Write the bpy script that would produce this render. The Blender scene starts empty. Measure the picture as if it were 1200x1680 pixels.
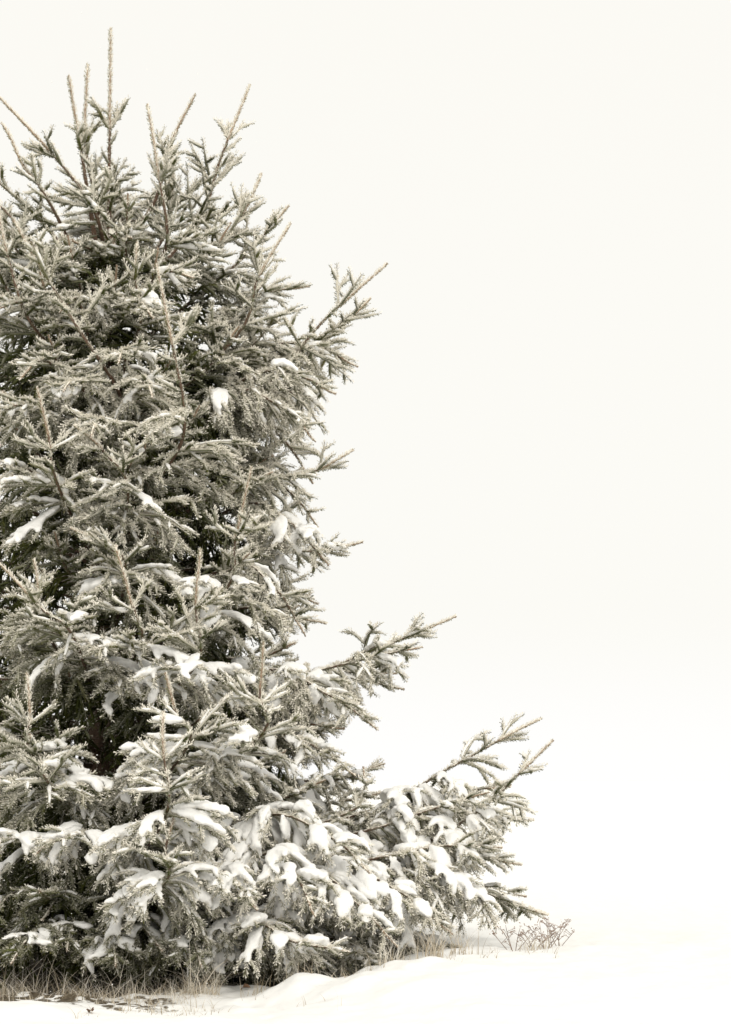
import bpy, math, time
import numpy as np
from mathutils import Vector

T_START = time.time()
scene = bpy.context.scene
col = scene.collection

# ------------------------------------------------------------------ camera
K = 0.00025            # picture slope per photograph pixel
D0 = 14.0              # metres from the camera to the trunk
CAM_Z = 1.10
HORIZON = 1277.0
cam_data = bpy.data.cameras.new("camera")
cam = bpy.data.objects.new("camera", cam_data)
col.objects.link(cam)
cam.location = (0.0, -D0, CAM_Z)
cam.rotation_euler = (math.radians(90), 0, 0)
cam_data.sensor_fit = 'VERTICAL'
cam_data.sensor_height = 36.0
cam_data.lens = 36.0 / (1680 * K)
cam_data.shift_y = (HORIZON - 840.0) / 1680.0
cam_data.clip_end = 3000
scene.camera = cam

# ------------------------------------------------------------------ sky and sun
SUN_EL, SUN_AZ = math.radians(41), math.radians(163)   # azimuth: from behind the camera, a little to its right
world = bpy.data.worlds.new("World")
scene.world = world
world.use_nodes = True
nt = world.node_tree
nt.nodes.clear()
w_out = nt.nodes.new("ShaderNodeOutputWorld")
w_bg = nt.nodes.new("ShaderNodeBackground")
w_sky = nt.nodes.new("ShaderNodeTexSky")
w_sky.sky_type = 'NISHITA'
w_sky.sun_disc = False
w_sky.sun_elevation = SUN_EL
w_sky.sun_rotation = SUN_AZ
w_sky.dust_density = 6.0
w_scale = nt.nodes.new("ShaderNodeMixRGB"); w_scale.blend_type = 'MULTIPLY'; w_scale.inputs[0].default_value = 1.0
w_scale.inputs[2].default_value = (0.1, 0.1, 0.1, 1)
nt.links.new(w_sky.outputs[0], w_scale.inputs[1])
# thick even cloud: whiter in the mist near the horizon, creamier overhead
w_tc = nt.nodes.new("ShaderNodeTexCoord")
w_sep = nt.nodes.new("ShaderNodeSeparateXYZ")
w_ramp = nt.nodes.new("ShaderNodeValToRGB")
w_ramp.color_ramp.elements[0].position = 0.0
w_ramp.color_ramp.elements[0].color = (1.04, 1.035, 1.025, 1)
w_ramp.color_ramp.elements[1].position = 0.075
w_ramp.color_ramp.elements[1].color = (1.000, 0.988, 0.940, 1)
_e = w_ramp.color_ramp.elements.new(0.32)
_e.color = (0.998, 0.980, 0.924, 1)
w_ramp.color_ramp.interpolation = 'EASE'
nt.links.new(w_tc.outputs['Generated'], w_sep.inputs[0])
nt.links.new(w_sep.outputs['Z'], w_ramp.inputs[0])
w_mix = nt.nodes.new("ShaderNodeMixRGB"); w_mix.inputs[0].default_value = 0.97
nt.links.new(w_scale.outputs[0], w_mix.inputs[1])
nt.links.new(w_ramp.outputs[0], w_mix.inputs[2])
nt.links.new(w_mix.outputs[0], w_bg.inputs[0])
w_bg.inputs[1].default_value = 1.0
nt.links.new(w_bg.outputs[0], w_out.inputs[0])

sun_data = bpy.data.lights.new("sun", 'SUN')
sun_data.energy = 1.5
sun_data.angle = math.radians(25)
sun_data.color = (1.0, 0.96, 0.88)
sun = bpy.data.objects.new("sun", sun_data)
col.objects.link(sun)
sd = Vector((math.sin(SUN_AZ) * math.cos(SUN_EL), math.cos(SUN_AZ) * math.cos(SUN_EL), math.sin(SUN_EL)))
sun.rotation_euler = sd.to_track_quat('Z', 'Y').to_euler()
sun.location = sd * 20

scene.view_settings.view_transform = 'Standard'
scene.view_settings.look = 'None'
scene.view_settings.exposure = 0.0
scene.view_settings.gamma = 1.0
scene.view_settings.use_curve_mapping = False
scene.render.engine = 'CYCLES'
scene.cycles.max_bounces = 6
scene.cycles.diffuse_bounces = 4

rng = np.random.default_rng(11)
UP = np.array([0.0, 0.0, 1.0])


def W(u, v, d):
    """A point of the place: photograph direction (u, v) at d metres from the camera."""
    return np.array([(u - 600.0) * K * d, d - D0, CAM_Z + (HORIZON - v) * K * d])


def front(p):
    """Image pixel position of a point at a fixed depth (x and height only), pixels of 3.3 mm."""
    return 600 + p[..., 0] / 0.0033, HORIZON - (p[..., 2] - CAM_Z) / 0.0033


def nrm(a):
    return a / np.maximum(np.linalg.norm(a, axis=-1, keepdims=True), 1e-9)


def ss(x, a, b):
    t = np.clip((x - a) / (b - a), 0, 1)
    return t * t * (3 - 2 * t)


# ------------------------------------------------------------------ materials
def new_mat(name):
    m = bpy.data.materials.new(name)
    m.use_nodes = True
    n = m.node_tree
    b = n.nodes["Principled BSDF"]
    b.inputs["Specular IOR Level"].default_value = 0.25
    return m, n, b


def noise_node(n, scale, detail=4, coord='Object'):
    tc = n.nodes.new("ShaderNodeTexCoord")
    t = n.nodes.new("ShaderNodeTexNoise")
    t.inputs["Scale"].default_value = scale
    t.inputs["Detail"].default_value = detail
    n.links.new(tc.outputs[coord], t.inputs["Vector"])
    return t


def ramp_node(n, src, stops):
    r = n.nodes.new("ShaderNodeValToRGB")
    els = r.color_ramp.elements
    while len(els) < len(stops):
        els.new(0.5)
    for e, (p, c) in zip(els, stops):
        e.position = p
        e.color = (*c, 1)
    n.links.new(src, r.inputs[0])
    return r


RIME = (0.91, 0.865, 0.77)

# needles: green to olive under rime; attribute "rime" holds how much ice clings to each needle
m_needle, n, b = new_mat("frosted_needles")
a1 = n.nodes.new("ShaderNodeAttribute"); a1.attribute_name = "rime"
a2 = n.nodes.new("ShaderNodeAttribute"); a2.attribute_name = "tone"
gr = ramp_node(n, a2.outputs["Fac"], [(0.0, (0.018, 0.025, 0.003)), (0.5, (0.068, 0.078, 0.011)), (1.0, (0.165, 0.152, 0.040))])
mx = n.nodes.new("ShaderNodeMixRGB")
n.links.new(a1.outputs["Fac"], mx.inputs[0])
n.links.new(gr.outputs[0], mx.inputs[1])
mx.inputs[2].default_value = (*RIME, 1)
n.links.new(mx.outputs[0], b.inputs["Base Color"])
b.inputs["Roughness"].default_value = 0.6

# bark of limbs and shoots: brown, rimed on the weather side
def bark_mat(name, lo, hi, rime_amt):
    m, n, b = new_mat(name)
    t = noise_node(n, 60, 5)
    c = ramp_node(n, t.outputs["Fac"], [(0.3, lo), (0.7, hi)])
    t2 = noise_node(n, 45, 3)
    geo = n.nodes.new("ShaderNodeNewGeometry")
    sep = n.nodes.new("ShaderNodeSeparateXYZ")
    n.links.new(geo.outputs["Normal"], sep.inputs[0])
    add = n.nodes.new("ShaderNodeMath"); add.operation = 'MULTIPLY_ADD'
    n.links.new(sep.outputs["Z"], add.inputs[0]); add.inputs[1].default_value = 0.45
    n.links.new(t2.outputs["Fac"], add.inputs[2])
    mr = n.nodes.new("ShaderNodeMapRange")
    n.links.new(add.outputs[0], mr.inputs[0])
    mr.inputs[1].default_value = 0.75 - rime_amt; mr.inputs[2].default_value = 0.95 - rime_amt
    mx = n.nodes.new("ShaderNodeMixRGB")
    n.links.new(mr.outputs[0], mx.inputs[0])
    n.links.new(c.outputs[0], mx.inputs[1])
    mx.inputs[2].default_value = (*RIME, 1)
    n.links.new(mx.outputs[0], b.inputs["Base Color"])
    b.inputs["Roughness"].default_value = 0.85
    bp = n.nodes.new("ShaderNodeBump"); bp.inputs["Strength"].default_value = 0.5; bp.inputs["Distance"].default_value = 0.004
    n.links.new(t.outputs["Fac"], bp.inputs["Height"])
    n.links.new(bp.outputs[0], b.inputs["Normal"])
    return m

m_bark = bark_mat("limb_bark", (0.07, 0.045, 0.03), (0.17, 0.11, 0.075), 0.12)
m_shoot = bark_mat("shoot_bark", (0.25, 0.175, 0.12), (0.42, 0.31, 0.225), 0.17)
m_dead = bark_mat("dead_twig_bark", (0.06, 0.042, 0.032), (0.12, 0.085, 0.065), -0.1)

# snow
def snow_mat(name, scale, dist):
    m, n, b = new_mat(name)
    t = noise_node(n, scale, 5)
    c = ramp_node(n, t.outputs["Fac"], [(0.3, (0.875, 0.868, 0.848)), (0.7, (0.915, 0.908, 0.888))])
    n.links.new(c.outputs[0], b.inputs["Base Color"])
    b.inputs["Roughness"].default_value = 0.7
    bp = n.nodes.new("ShaderNodeBump"); bp.inputs["Strength"].default_value = 0.35; bp.inputs["Distance"].default_value = dist
    n.links.new(t.outputs["Fac"], bp.inputs["Height"])
    n.links.new(bp.outputs[0], b.inputs["Normal"])
    return m

m_snow = snow_mat("fresh_snow", 130, 0.007)
m_ground = snow_mat("snow_field", 14, 0.02)
n = m_ground.node_tree; b = n.nodes["Principled BSDF"]
_src = b.inputs["Base Color"].links[0].from_socket
_t = noise_node(n, 55, 5)
_lit = ramp_node(n, _t.outputs["Fac"], [(0.3, (0.045, 0.034, 0.022)), (0.55, (0.12, 0.095, 0.06)), (0.75, (0.24, 0.20, 0.14))])
_a = n.nodes.new("ShaderNodeAttribute"); _a.attribute_name = "bare"
_t3 = noise_node(n, 38, 4)
_ma = n.nodes.new("ShaderNodeMath"); _ma.operation = 'ADD'
n.links.new(_a.outputs["Fac"], _ma.inputs[0]); n.links.new(_t3.outputs["Fac"], _ma.inputs[1])
_mr = n.nodes.new("ShaderNodeMapRange"); _mr.inputs[1].default_value = 0.88; _mr.inputs[2].default_value = 1.12
n.links.new(_ma.outputs[0], _mr.inputs[0])
_mx = n.nodes.new("ShaderNodeMixRGB")
n.links.new(_mr.outputs[0], _mx.inputs[0]); n.links.new(_src, _mx.inputs[1]); n.links.new(_lit.outputs[0], _mx.inputs[2])
n.links.new(_mx.outputs[0], b.inputs["Base Color"])

m_grass, n, b = new_mat("dry_grass")
a2 = n.nodes.new("ShaderNodeAttribute"); a2.attribute_name = "tone"
c = ramp_node(n, a2.outputs["Fac"], [(0.0, (0.11, 0.095, 0.04)), (0.4, (0.33, 0.265, 0.175)), (0.75, (0.55, 0.49, 0.39)), (1.0, (0.80, 0.76, 0.69))])
n.links.new(c.outputs[0], b.inputs["Base Color"])
b.inputs["Roughness"].default_value = 0.75

def plain_mat(name, c0, c1, scale=40):
    m, n, b = new_mat(name)
    t = noise_node(n, scale, 3)
    c = ramp_node(n, t.outputs["Fac"], [(0.35, c0), (0.65, c1)])
    n.links.new(c.outputs[0], b.inputs["Base Color"])
    b.inputs["Roughness"].default_value = 0.8
    return m

m_leaf = plain_mat("dead_leaf_brown", (0.10, 0.055, 0.03), (0.22, 0.13, 0.08))
m_weed = plain_mat("weed_stem_brown", (0.12, 0.07, 0.05), (0.33, 0.25, 0.20))
m_seed = plain_mat("seed_head_russet", (0.20, 0.12, 0.09), (0.60, 0.52, 0.46), 120)
m_soil = plain_mat("bare_soil", (0.055, 0.04, 0.028), (0.12, 0.095, 0.065))


# ------------------------------------------------------------------ mesh helpers
TRIS = 0


def make_mesh(name, V, tris=None, quads=None, smooth=False, attrs=None):
    global TRIS
    me = bpy.data.meshes.new(name)
    V = np.ascontiguousarray(V, dtype=np.float32)
    idx, starts, pos = [], [], 0
    if tris is not None and len(tris):
        idx.append(np.asarray(tris, np.int32).ravel()); starts.append(np.arange(len(tris)) * 3 + pos); pos += len(tris) * 3
        TRIS += len(tris)
    if quads is not None and len(quads):
        idx.append(np.asarray(quads, np.int32).ravel()); starts.append(np.arange(len(quads)) * 4 + pos); pos += len(quads) * 4
        TRIS += 2 * len(quads)
    idx = np.concatenate(idx); starts = np.concatenate(starts).astype(np.int32)
    me.vertices.add(len(V)); me.vertices.foreach_set("co", V.ravel())
    me.loops.add(len(idx)); me.loops.foreach_set("vertex_index", idx)
    me.polygons.add(len(starts)); me.polygons.foreach_set("loop_start", starts)
    if smooth:
        me.polygons.foreach_set("use_smooth", np.ones(len(starts), dtype=bool))
    for k, a in (attrs or {}).items():
        at = me.attributes.new(k, 'FLOAT', 'POINT')
        at.data.foreach_set("value", np.ascontiguousarray(a, dtype=np.float32))
    me.update(calc_edges=True)
    return me


def add_obj(name, me, mat, parent=None):
    o = bpy.data.objects.new(name, me)
    if mat is not None and not me.materials:
        me.materials.append(mat)
    col.objects.link(o)
    if parent is not None:
        o.parent = parent
    return o


def tag(o, label=None, category=None, group=None, kind=None):
    if label: o["label"] = label
    if category: o["category"] = category
    if group: o["group"] = group
    if kind: o["kind"] = kind
    return o


def empty(name, loc=(0, 0, 0)):
    e = bpy.data.objects.new(name, None)
    e.location = loc
    e.empty_display_size = 0.2
    col.objects.link(e)
    return e


def bez(P0, P1, P2, t):
    a = (1 - t)[..., None]; b_ = t[..., None]
    return a * a * P0 + 2 * a * b_ * P1 + b_ * b_ * P2


def bez_tan(P0, P1, P2, t):
    a = (1 - t)[..., None]; b_ = t[..., None]
    return nrm(2 * a * (P1 - P0) + 2 * b_ * (P2 - P1))


def tubes(P0, P1, P2, r0, r1, sides=3, segs=2):
    """Many thin tapered stems, each along its own quadratic curve."""
    m = len(P0)
    ts = np.linspace(0, 1, segs + 1)
    rings = []
    for t in ts:
        tt = np.full(m, t)
        p = bez(P0, P1, P2, tt); T = bez_tan(P0, P1, P2, tt)
        ref = np.where(np.abs(T[:, 2:3]) > 0.9, np.array([[1.0, 0, 0]]), UP[None])
        U = nrm(np.cross(T, ref)); V_ = np.cross(T, U)
        r = (r0 * (1 - t) + r1 * t)[:, None, None]
        an = np.arange(sides) * 2 * math.pi / sides
        ring = p[:, None] + r * (np.cos(an)[None, :, None] * U[:, None] + np.sin(an)[None, :, None] * V_[:, None])
        rings.append(ring)
    V = np.stack(rings, 1).reshape(-1, 3)         # m, segs+1, sides
    base = (np.arange(m) * (segs + 1) * sides)[:, None, None]
    i = np.arange(segs)[None, :, None] * sides
    j = np.arange(sides)[None, None]; j2 = (j + 1) % sides
    Q = np.stack([base + i + j, base + i + j2, base + i + sides + j2, base + i + sides + j], -1).reshape(-1, 4)
    return V, Q


def cores(P0, P1, P2, rime, tone, r=0.0046):
    """The dense inner fur of a shoot (needle bases packed round the stem), blunt at the tip."""
    m = len(P0); sides = 3
    rings, rm = [], []
    for t, f in ((0.0, 0.8), (0.55, 1.1)):
        tt = np.full(m, t)
        p = bez(P0, P1, P2, tt); T = bez_tan(P0, P1, P2, tt)
        ref = np.where(np.abs(T[:, 2:3]) > 0.92, np.array([[1.0, 0, 0]]), UP[None])
        U = nrm(np.cross(T, ref)); V_ = np.cross(U, T)
        an = np.arange(sides) * 2 * math.pi / sides + math.pi / 2
        rad = np.cos(an)[None, :, None] * U[:, None] + np.sin(an)[None, :, None] * V_[:, None]
        rings.append(p[:, None] + rad * (f * r * rng.uniform(0.8, 1.2, (m, sides, 1))))
        rm.append(rime[:, None] * 1.0 * ss(rad @ WIND, -0.4, 0.8) + rng.normal(0, 0.06, (m, sides)) - 0.10)
    V = np.stack(rings, 1).reshape(m, -1, 3)
    V = np.concatenate([V, P2[:, None]], 1)
    R = np.concatenate([np.stack(rm, 1).reshape(m, -1), rime[:, None] * 0.7], 1)
    n_ = 2 * sides + 1
    base = (np.arange(m) * n_)[:, None]; j = np.arange(sides)[None]; j2 = (j + 1) % sides
    Q = np.stack([base + j, base + j2, base + sides + j2, base + sides + j], -1).reshape(-1, 4)
    Tr = np.stack([base + sides + j, base + sides + j2, base + 2 * sides + 0 * j], -1).reshape(-1, 3)
    tn = np.repeat(np.clip(tone - 0.1, 0, 1), n_)
    return V.reshape(-1, 3), Q, Tr, np.clip(R.ravel(), 0, 0.75), tn


def poly_tube(P, R, sides=8):
    """One stem along a polyline with a radius per point, closed at both ends."""
    P = np.asarray(P); T = nrm(np.gradient(P, axis=0))
    ref = np.where(np.abs(T[:, 2:3]) > 0.92, np.array([[1.0, 0, 0]]), UP[None])
    U = nrm(np.cross(T, ref)); V_ = np.cross(T, U)
    an = np.arange(sides) * 2 * math.pi / sides
    ring = P[:, None] + np.asarray(R)[:, None, None] * (np.cos(an)[None, :, None] * U[:, None] + np.sin(an)[None, :, None] * V_[:, None])
    V = ring.reshape(-1, 3); m = len(P)
    i = np.arange(m - 1)[:, None] * sides; j = np.arange(sides)[None]; j2 = (j + 1) % sides
    Q = np.stack([i + j, i + j2, i + sides + j2, i + sides + j], -1).reshape(-1, 4)
    V = np.concatenate([V, P[:1], P[-1:]])
    tr = [(len(V) - 2, (k + 1) % sides, k) for k in range(sides)] + [(len(V) - 1, (m - 1) * sides + k, (m - 1) * sides + (k + 1) % sides) for k in range(sides)]
    return V, Q, np.array(tr)


def merge(parts):
    """parts: (V, quads, tris) -> one."""
    Vs, Qs, Ts, o = [], [], [], 0
    for p in parts:
        V, Q = p[0], p[1]; Tq = p[2] if len(p) > 2 else None
        Vs.append(V)
        if Q is not None and len(Q): Qs.append(np.asarray(Q) + o)
        if Tq is not None and len(Tq): Ts.append(np.asarray(Tq) + o)
        o += len(V)
    return np.concatenate(Vs), (np.concatenate(Qs) if Qs else None), (np.concatenate(Ts) if Ts else None)


WIND = np.array([0.22, -0.45, 0.865])       # where rime and snow came from


def needles(P0, P1, P2, density, rime, tone, nlen=0.0175, width=0.0019, spread=58.0):
    """Spruce needles all round every shoot of a list of quadratic curves."""
    L = np.linalg.norm(P1 - P0, axis=1) + np.linalg.norm(P2 - P1, axis=1)
    cnt = np.maximum((L * density).astype(int), 4); width = np.broadcast_to(np.asarray(width, float), (len(P0),)); nlen = np.broadcast_to(np.asarray(nlen, float), (len(P0),))
    own = np.repeat(np.arange(len(P0)), cnt)
    first = np.concatenate([[0], np.cumsum(cnt)[:-1]])
    k = np.arange(cnt.sum()) - first[own]
    t = (k + rng.random(len(k))) / cnt[own]
    p = bez(P0[own], P1[own], P2[own], t); T = bez_tan(P0[own], P1[own], P2[own], t)
    ref = np.where(np.abs(T[:, 2:3]) > 0.92, np.array([[1.0, 0, 0]]), UP[None])
    U = nrm(np.cross(T, ref)); V_ = np.cross(U, T)      # V_ looks upward
    psi = k * 2.39996 + rng.normal(0, 0.5, len(k)) + own * 1.7
    rad = np.cos(psi)[:, None] * U + np.sin(psi)[:, None] * V_
    ang = np.radians(spread - 24 * t ** 4 + rng.normal(0, 8, len(k)))
    d = nrm(T * np.cos(ang)[:, None] + rad * np.sin(ang)[:, None])
    ln = nlen[own] * (0.75 + 0.4 * rng.random(len(k))) * (1 - 0.35 * (rad[:, 2] < -0.3))
    side = nrm(np.cross(d, rng.normal(0, 1, (len(k), 3)))) * width[own][:, None]
    tipv = p + d * ln[:, None]                       # rime thickens the outer end of every needle
    V = np.stack([p, tipv - side, tipv + side * 0.6 + d * 0.002], 1).reshape(-1, 3)
    tri = np.arange(len(V)).reshape(-1, 3)
    up = ss(rad @ WIND, -0.42, 0.62)
    f = rime[own] * (0.05 + 1.48 * up) + rng.normal(0, 0.13, len(k))
    fr = np.stack([f - 0.28, f + 0.07, f + 0.14], 1)
    tn = np.repeat(tone[own] + rng.normal(0, 0.12, len(k)), 3)
    return V, tri, np.clip(fr.ravel(), 0, 0.97), np.clip(tn, 0, 1)


# ------------------------------------------------------------------ ground
def vnoise(x, y, seed=0):
    xi = np.floor(x).astype(np.int64); yi = np.floor(y).astype(np.int64)
    xf = x - xi; yf = y - yi
    def h(a, b_):
        v = np.sin(a * 127.1 + b_ * 311.7 + seed * 74.7) * 43758.5453
        return v - np.floor(v)
    u = xf * xf * (3 - 2 * xf); w = yf * yf * (3 - 2 * yf)
    return (h(xi, yi) * (1 - u) + h(xi + 1, yi) * u) * (1 - w) + (h(xi, yi + 1) * (1 - u) + h(xi + 1, yi + 1) * u) * w


def ground_z(x, y):
    x = np.asarray(x, float); y = np.asarray(y, float)
    bank = 0.215 * ss(x + 0.10 * np.sin(y * 2.1) + 0.16 * (vnoise(x * 4.5, y * 4.5, 31) - 0.5), -0.46, 0.46) * ss(y, -4.3, -2.0) * (1 - 0.10 * ss(y, -1.7, -0.2))
    bank *= 1 - 0.75 * ss(y, 3, 30)
    bump = 0.085 * np.exp(-(((x + 0.33) / 0.17) ** 2 + ((y + 2.15) / 0.22) ** 2))
    bump += 0.05 * np.exp(-(((x + 1.6) / 0.28) ** 2 + ((y + 3.1) / 0.3) ** 2))
    bump += 0.03 * np.exp(-(((x + 0.85) / 0.3) ** 2 + ((y + 3.2) / 0.25) ** 2))
    bump -= 0.02 * np.exp(-(((x + 0.05) / 0.22) ** 2 + ((y + 1.5) / 0.4) ** 2))
    near = np.exp(-((x / 9) ** 2 + (y / 9) ** 2))
    nz = 0.05 * (vnoise(x * 1.3, y * 1.3, 1) - 0.5) + 0.030 * (vnoise(x * 3.6, y * 3.6, 2) - 0.5) + 0.015 * (vnoise(x * 9, y * 9, 3) - 0.5) + 0.007 * (vnoise(x * 21, y * 21, 5) - 0.5)
    rough = ss(-x, 0.2, 1.0) * ss(y, -3.6, -2.4)
    edge_ = np.exp(-((x + 0.15) / 0.5) ** 2) * np.exp(-((y + 2.2) / 0.7) ** 2)
    nz = nz * (1 + 0.8 * rough + 1.6 * edge_) + rough * 0.022 * (vnoise(x * 13, y * 13, 4) - 0.5)
    return bank + bump + nz * near + 0.25 * (vnoise(x * 0.03, y * 0.03, 8) - 0.5) * (1 - near)


def axis(lo, hi, step, far):
    a = list(np.arange(lo, hi, step)); s = step
    while a[-1] < far:
        s *= 1.22; a.append(a[-1] + s)
    s = step; b_ = [lo]
    while b_[-1] > -far:
        s *= 1.22; b_.append(b_[-1] - s)
    return np.array(b_[:0:-1] + a)


gx = axis(-2.6, 2.6, 0.028, 900); gy = axis(-4.4, 0.0, 0.030, 900)
GX, GY = np.meshgrid(gx, gy)
def bare_of(x, y):
    """Where the boughs keep the snow off: needle litter and matted grass instead."""
    r = np.hypot(x + 1.5, y * 1.02)
    n_ = vnoise(x * 7, y * 7, 21) * 0.5 + vnoise(x * 19, y * 19, 22) * 0.5
    under = 1 - ss(r + (n_ - 0.5) * 0.7 + 0.25 * ss(x, -0.9, 0.2), 1.68, 2.02)
    patch = ss(n_ * 1.15 + 0.22 * vnoise(x * 3, y * 3, 23), 0.54, 0.74) * ss(-x, 0.5, 1.2) * ss(y, -3.1, -2.4) * 0.8 * (1 - ss(y, -1.2, -0.6)) * (1 - ss(-x, 3.0, 3.6))
    return np.clip(np.maximum(under, patch), 0, 1)


GV = np.stack([GX, GY, ground_z(GX, GY)], -1).reshape(-1, 3)
nx, ny = len(gx), len(gy)
ii = (np.arange(ny - 1)[:, None] * nx + np.arange(nx - 1)[None]).ravel()
ground = add_obj("ground", make_mesh("ground", GV, quads=np.stack([ii, ii + 1, ii + 1 + nx, ii + nx], -1), smooth=True, attrs={"bare": bare_of(GX, GY).ravel()}), m_ground)
tag(ground, "wide field of fresh white snow with a low bank", kind="structure")

# ------------------------------------------------------------------ the spruce
tree = empty("spruce_tree", (-1.52, 0, 0.0))
tag(tree, "large snow-laden spruce tree with rimed needles and sweeping low branches", "tree")
TREE_O = np.array([-1.52, 0, 0.0])


def trunk_at(z):
    """Centre line of the trunk."""
    z = np.asarray(z, float)
    return np.stack([-1.52 + 0.012 * z + 0.01 * np.sin(z * 2), 0 * z, z], -1)


zz = np.linspace(-0.1, 4.25, 34)
tv = poly_tube(trunk_at(zz) - TREE_O, 0.105 * (1 - zz / 5.2) ** 0.9 + 0.012 + 0.05 * np.exp(-np.maximum(zz, 0) / 0.12), 14)
add_obj("trunk", make_mesh("trunk", tv[0], tris=tv[2], quads=tv[1], smooth=True), m_bark, tree)


def catmull(C, per=26):
    C = np.asarray(C, float)
    C = np.concatenate([[2 * C[0] - C[1]], C, [2 * C[-1] - C[-2]]])
    out = []
    for i in range(1, len(C) - 2):
        p0, p1, p2, p3 = C[i - 1:i + 3]
        t = np.linspace(0, 1, per, endpoint=False)[:, None]
        out.append(0.5 * (2 * p1 + (p2 - p0) * t + (2 * p0 - 5 * p1 + 4 * p2 - p3) * t ** 2 + (3 * p1 - p0 - 3 * p2 + p3) * t ** 3))
    out.append(C[-2][None])
    return np.concatenate(out)


def snow_load(p):
    """How much snow lies on a spray at p (0..1), by image pixel position: deep low down and on shelves, little on the steep upper crown."""
    u, v = front(p)
    z = p[2]
    base = np.interp(v, [250, 360, 420, 520, 800, 900, 1100, 1250, 1450, 1540, 1600], [0.01, 0.55, 0.60, 0.18, 0.20, 0.38, 0.52, 0.66, 0.66, 0.46, 0.34])
    hollow = ss(-u, -170, -90) * ss(v, 930, 1010) * (1 - ss(v, 1310, 1350))       # the sheltered hollow beside the trunk, bounded in image pixels
    return base * (1 - 0.85 * hollow)


snow_jobs = []      # (branch object, list of tubes) one per loaded spray


def snow_tube(P, Wd, Hh, sides=8):
    """Closed cushion along a polyline: Wd half width, Hh half height."""
    T = nrm(np.gradient(P, axis=0))
    S = nrm(np.cross(T, UP + np.array([1e-3, 0, 0])))
    N = np.cross(S, T)
    an = np.arange(sides) * 2 * math.pi / sides
    ring = P[:, None] + Wd[:, None, None] * np.cos(an)[None, :, None] * S[:, None] + Hh[:, None, None] * np.sin(an)[None, :, None] * N[:, None]
    V = ring.reshape(-1, 3); m = len(P)
    i = np.arange(m - 1)[:, None] * sides; j = np.arange(sides)[None]; j2 = (j + 1) % sides
    Q = np.stack([i + j, i + j2, i + sides + j2, i + sides + j], -1).reshape(-1, 4)
    V = np.concatenate([V, (P[0] - T[0] * Hh[0])[None], (P[-1] + T[-1] * Hh[-1] * 0.8)[None]])
    tr = [(len(V) - 2, (k + 1) % sides, k) for k in range(sides)] + [(len(V) - 1, (m - 1) * sides + k, (m - 1) * sides + (k + 1) % sides) for k in range(sides)]
    return V, Q, np.array(tr)


def crown_r(z):
    return float(np.interp(z, [0.1, 0.4, 0.8, 1.2, 1.7, 2.2, 2.8, 3.3, 3.8, 4.2, 4.6, 4.9], [1.9, 2.05, 1.95, 1.7, 1.45, 1.30, 1.22, 1.18, 1.02, 0.85, 0.6, 0.35]))


BRANCH_N = 0


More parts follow.
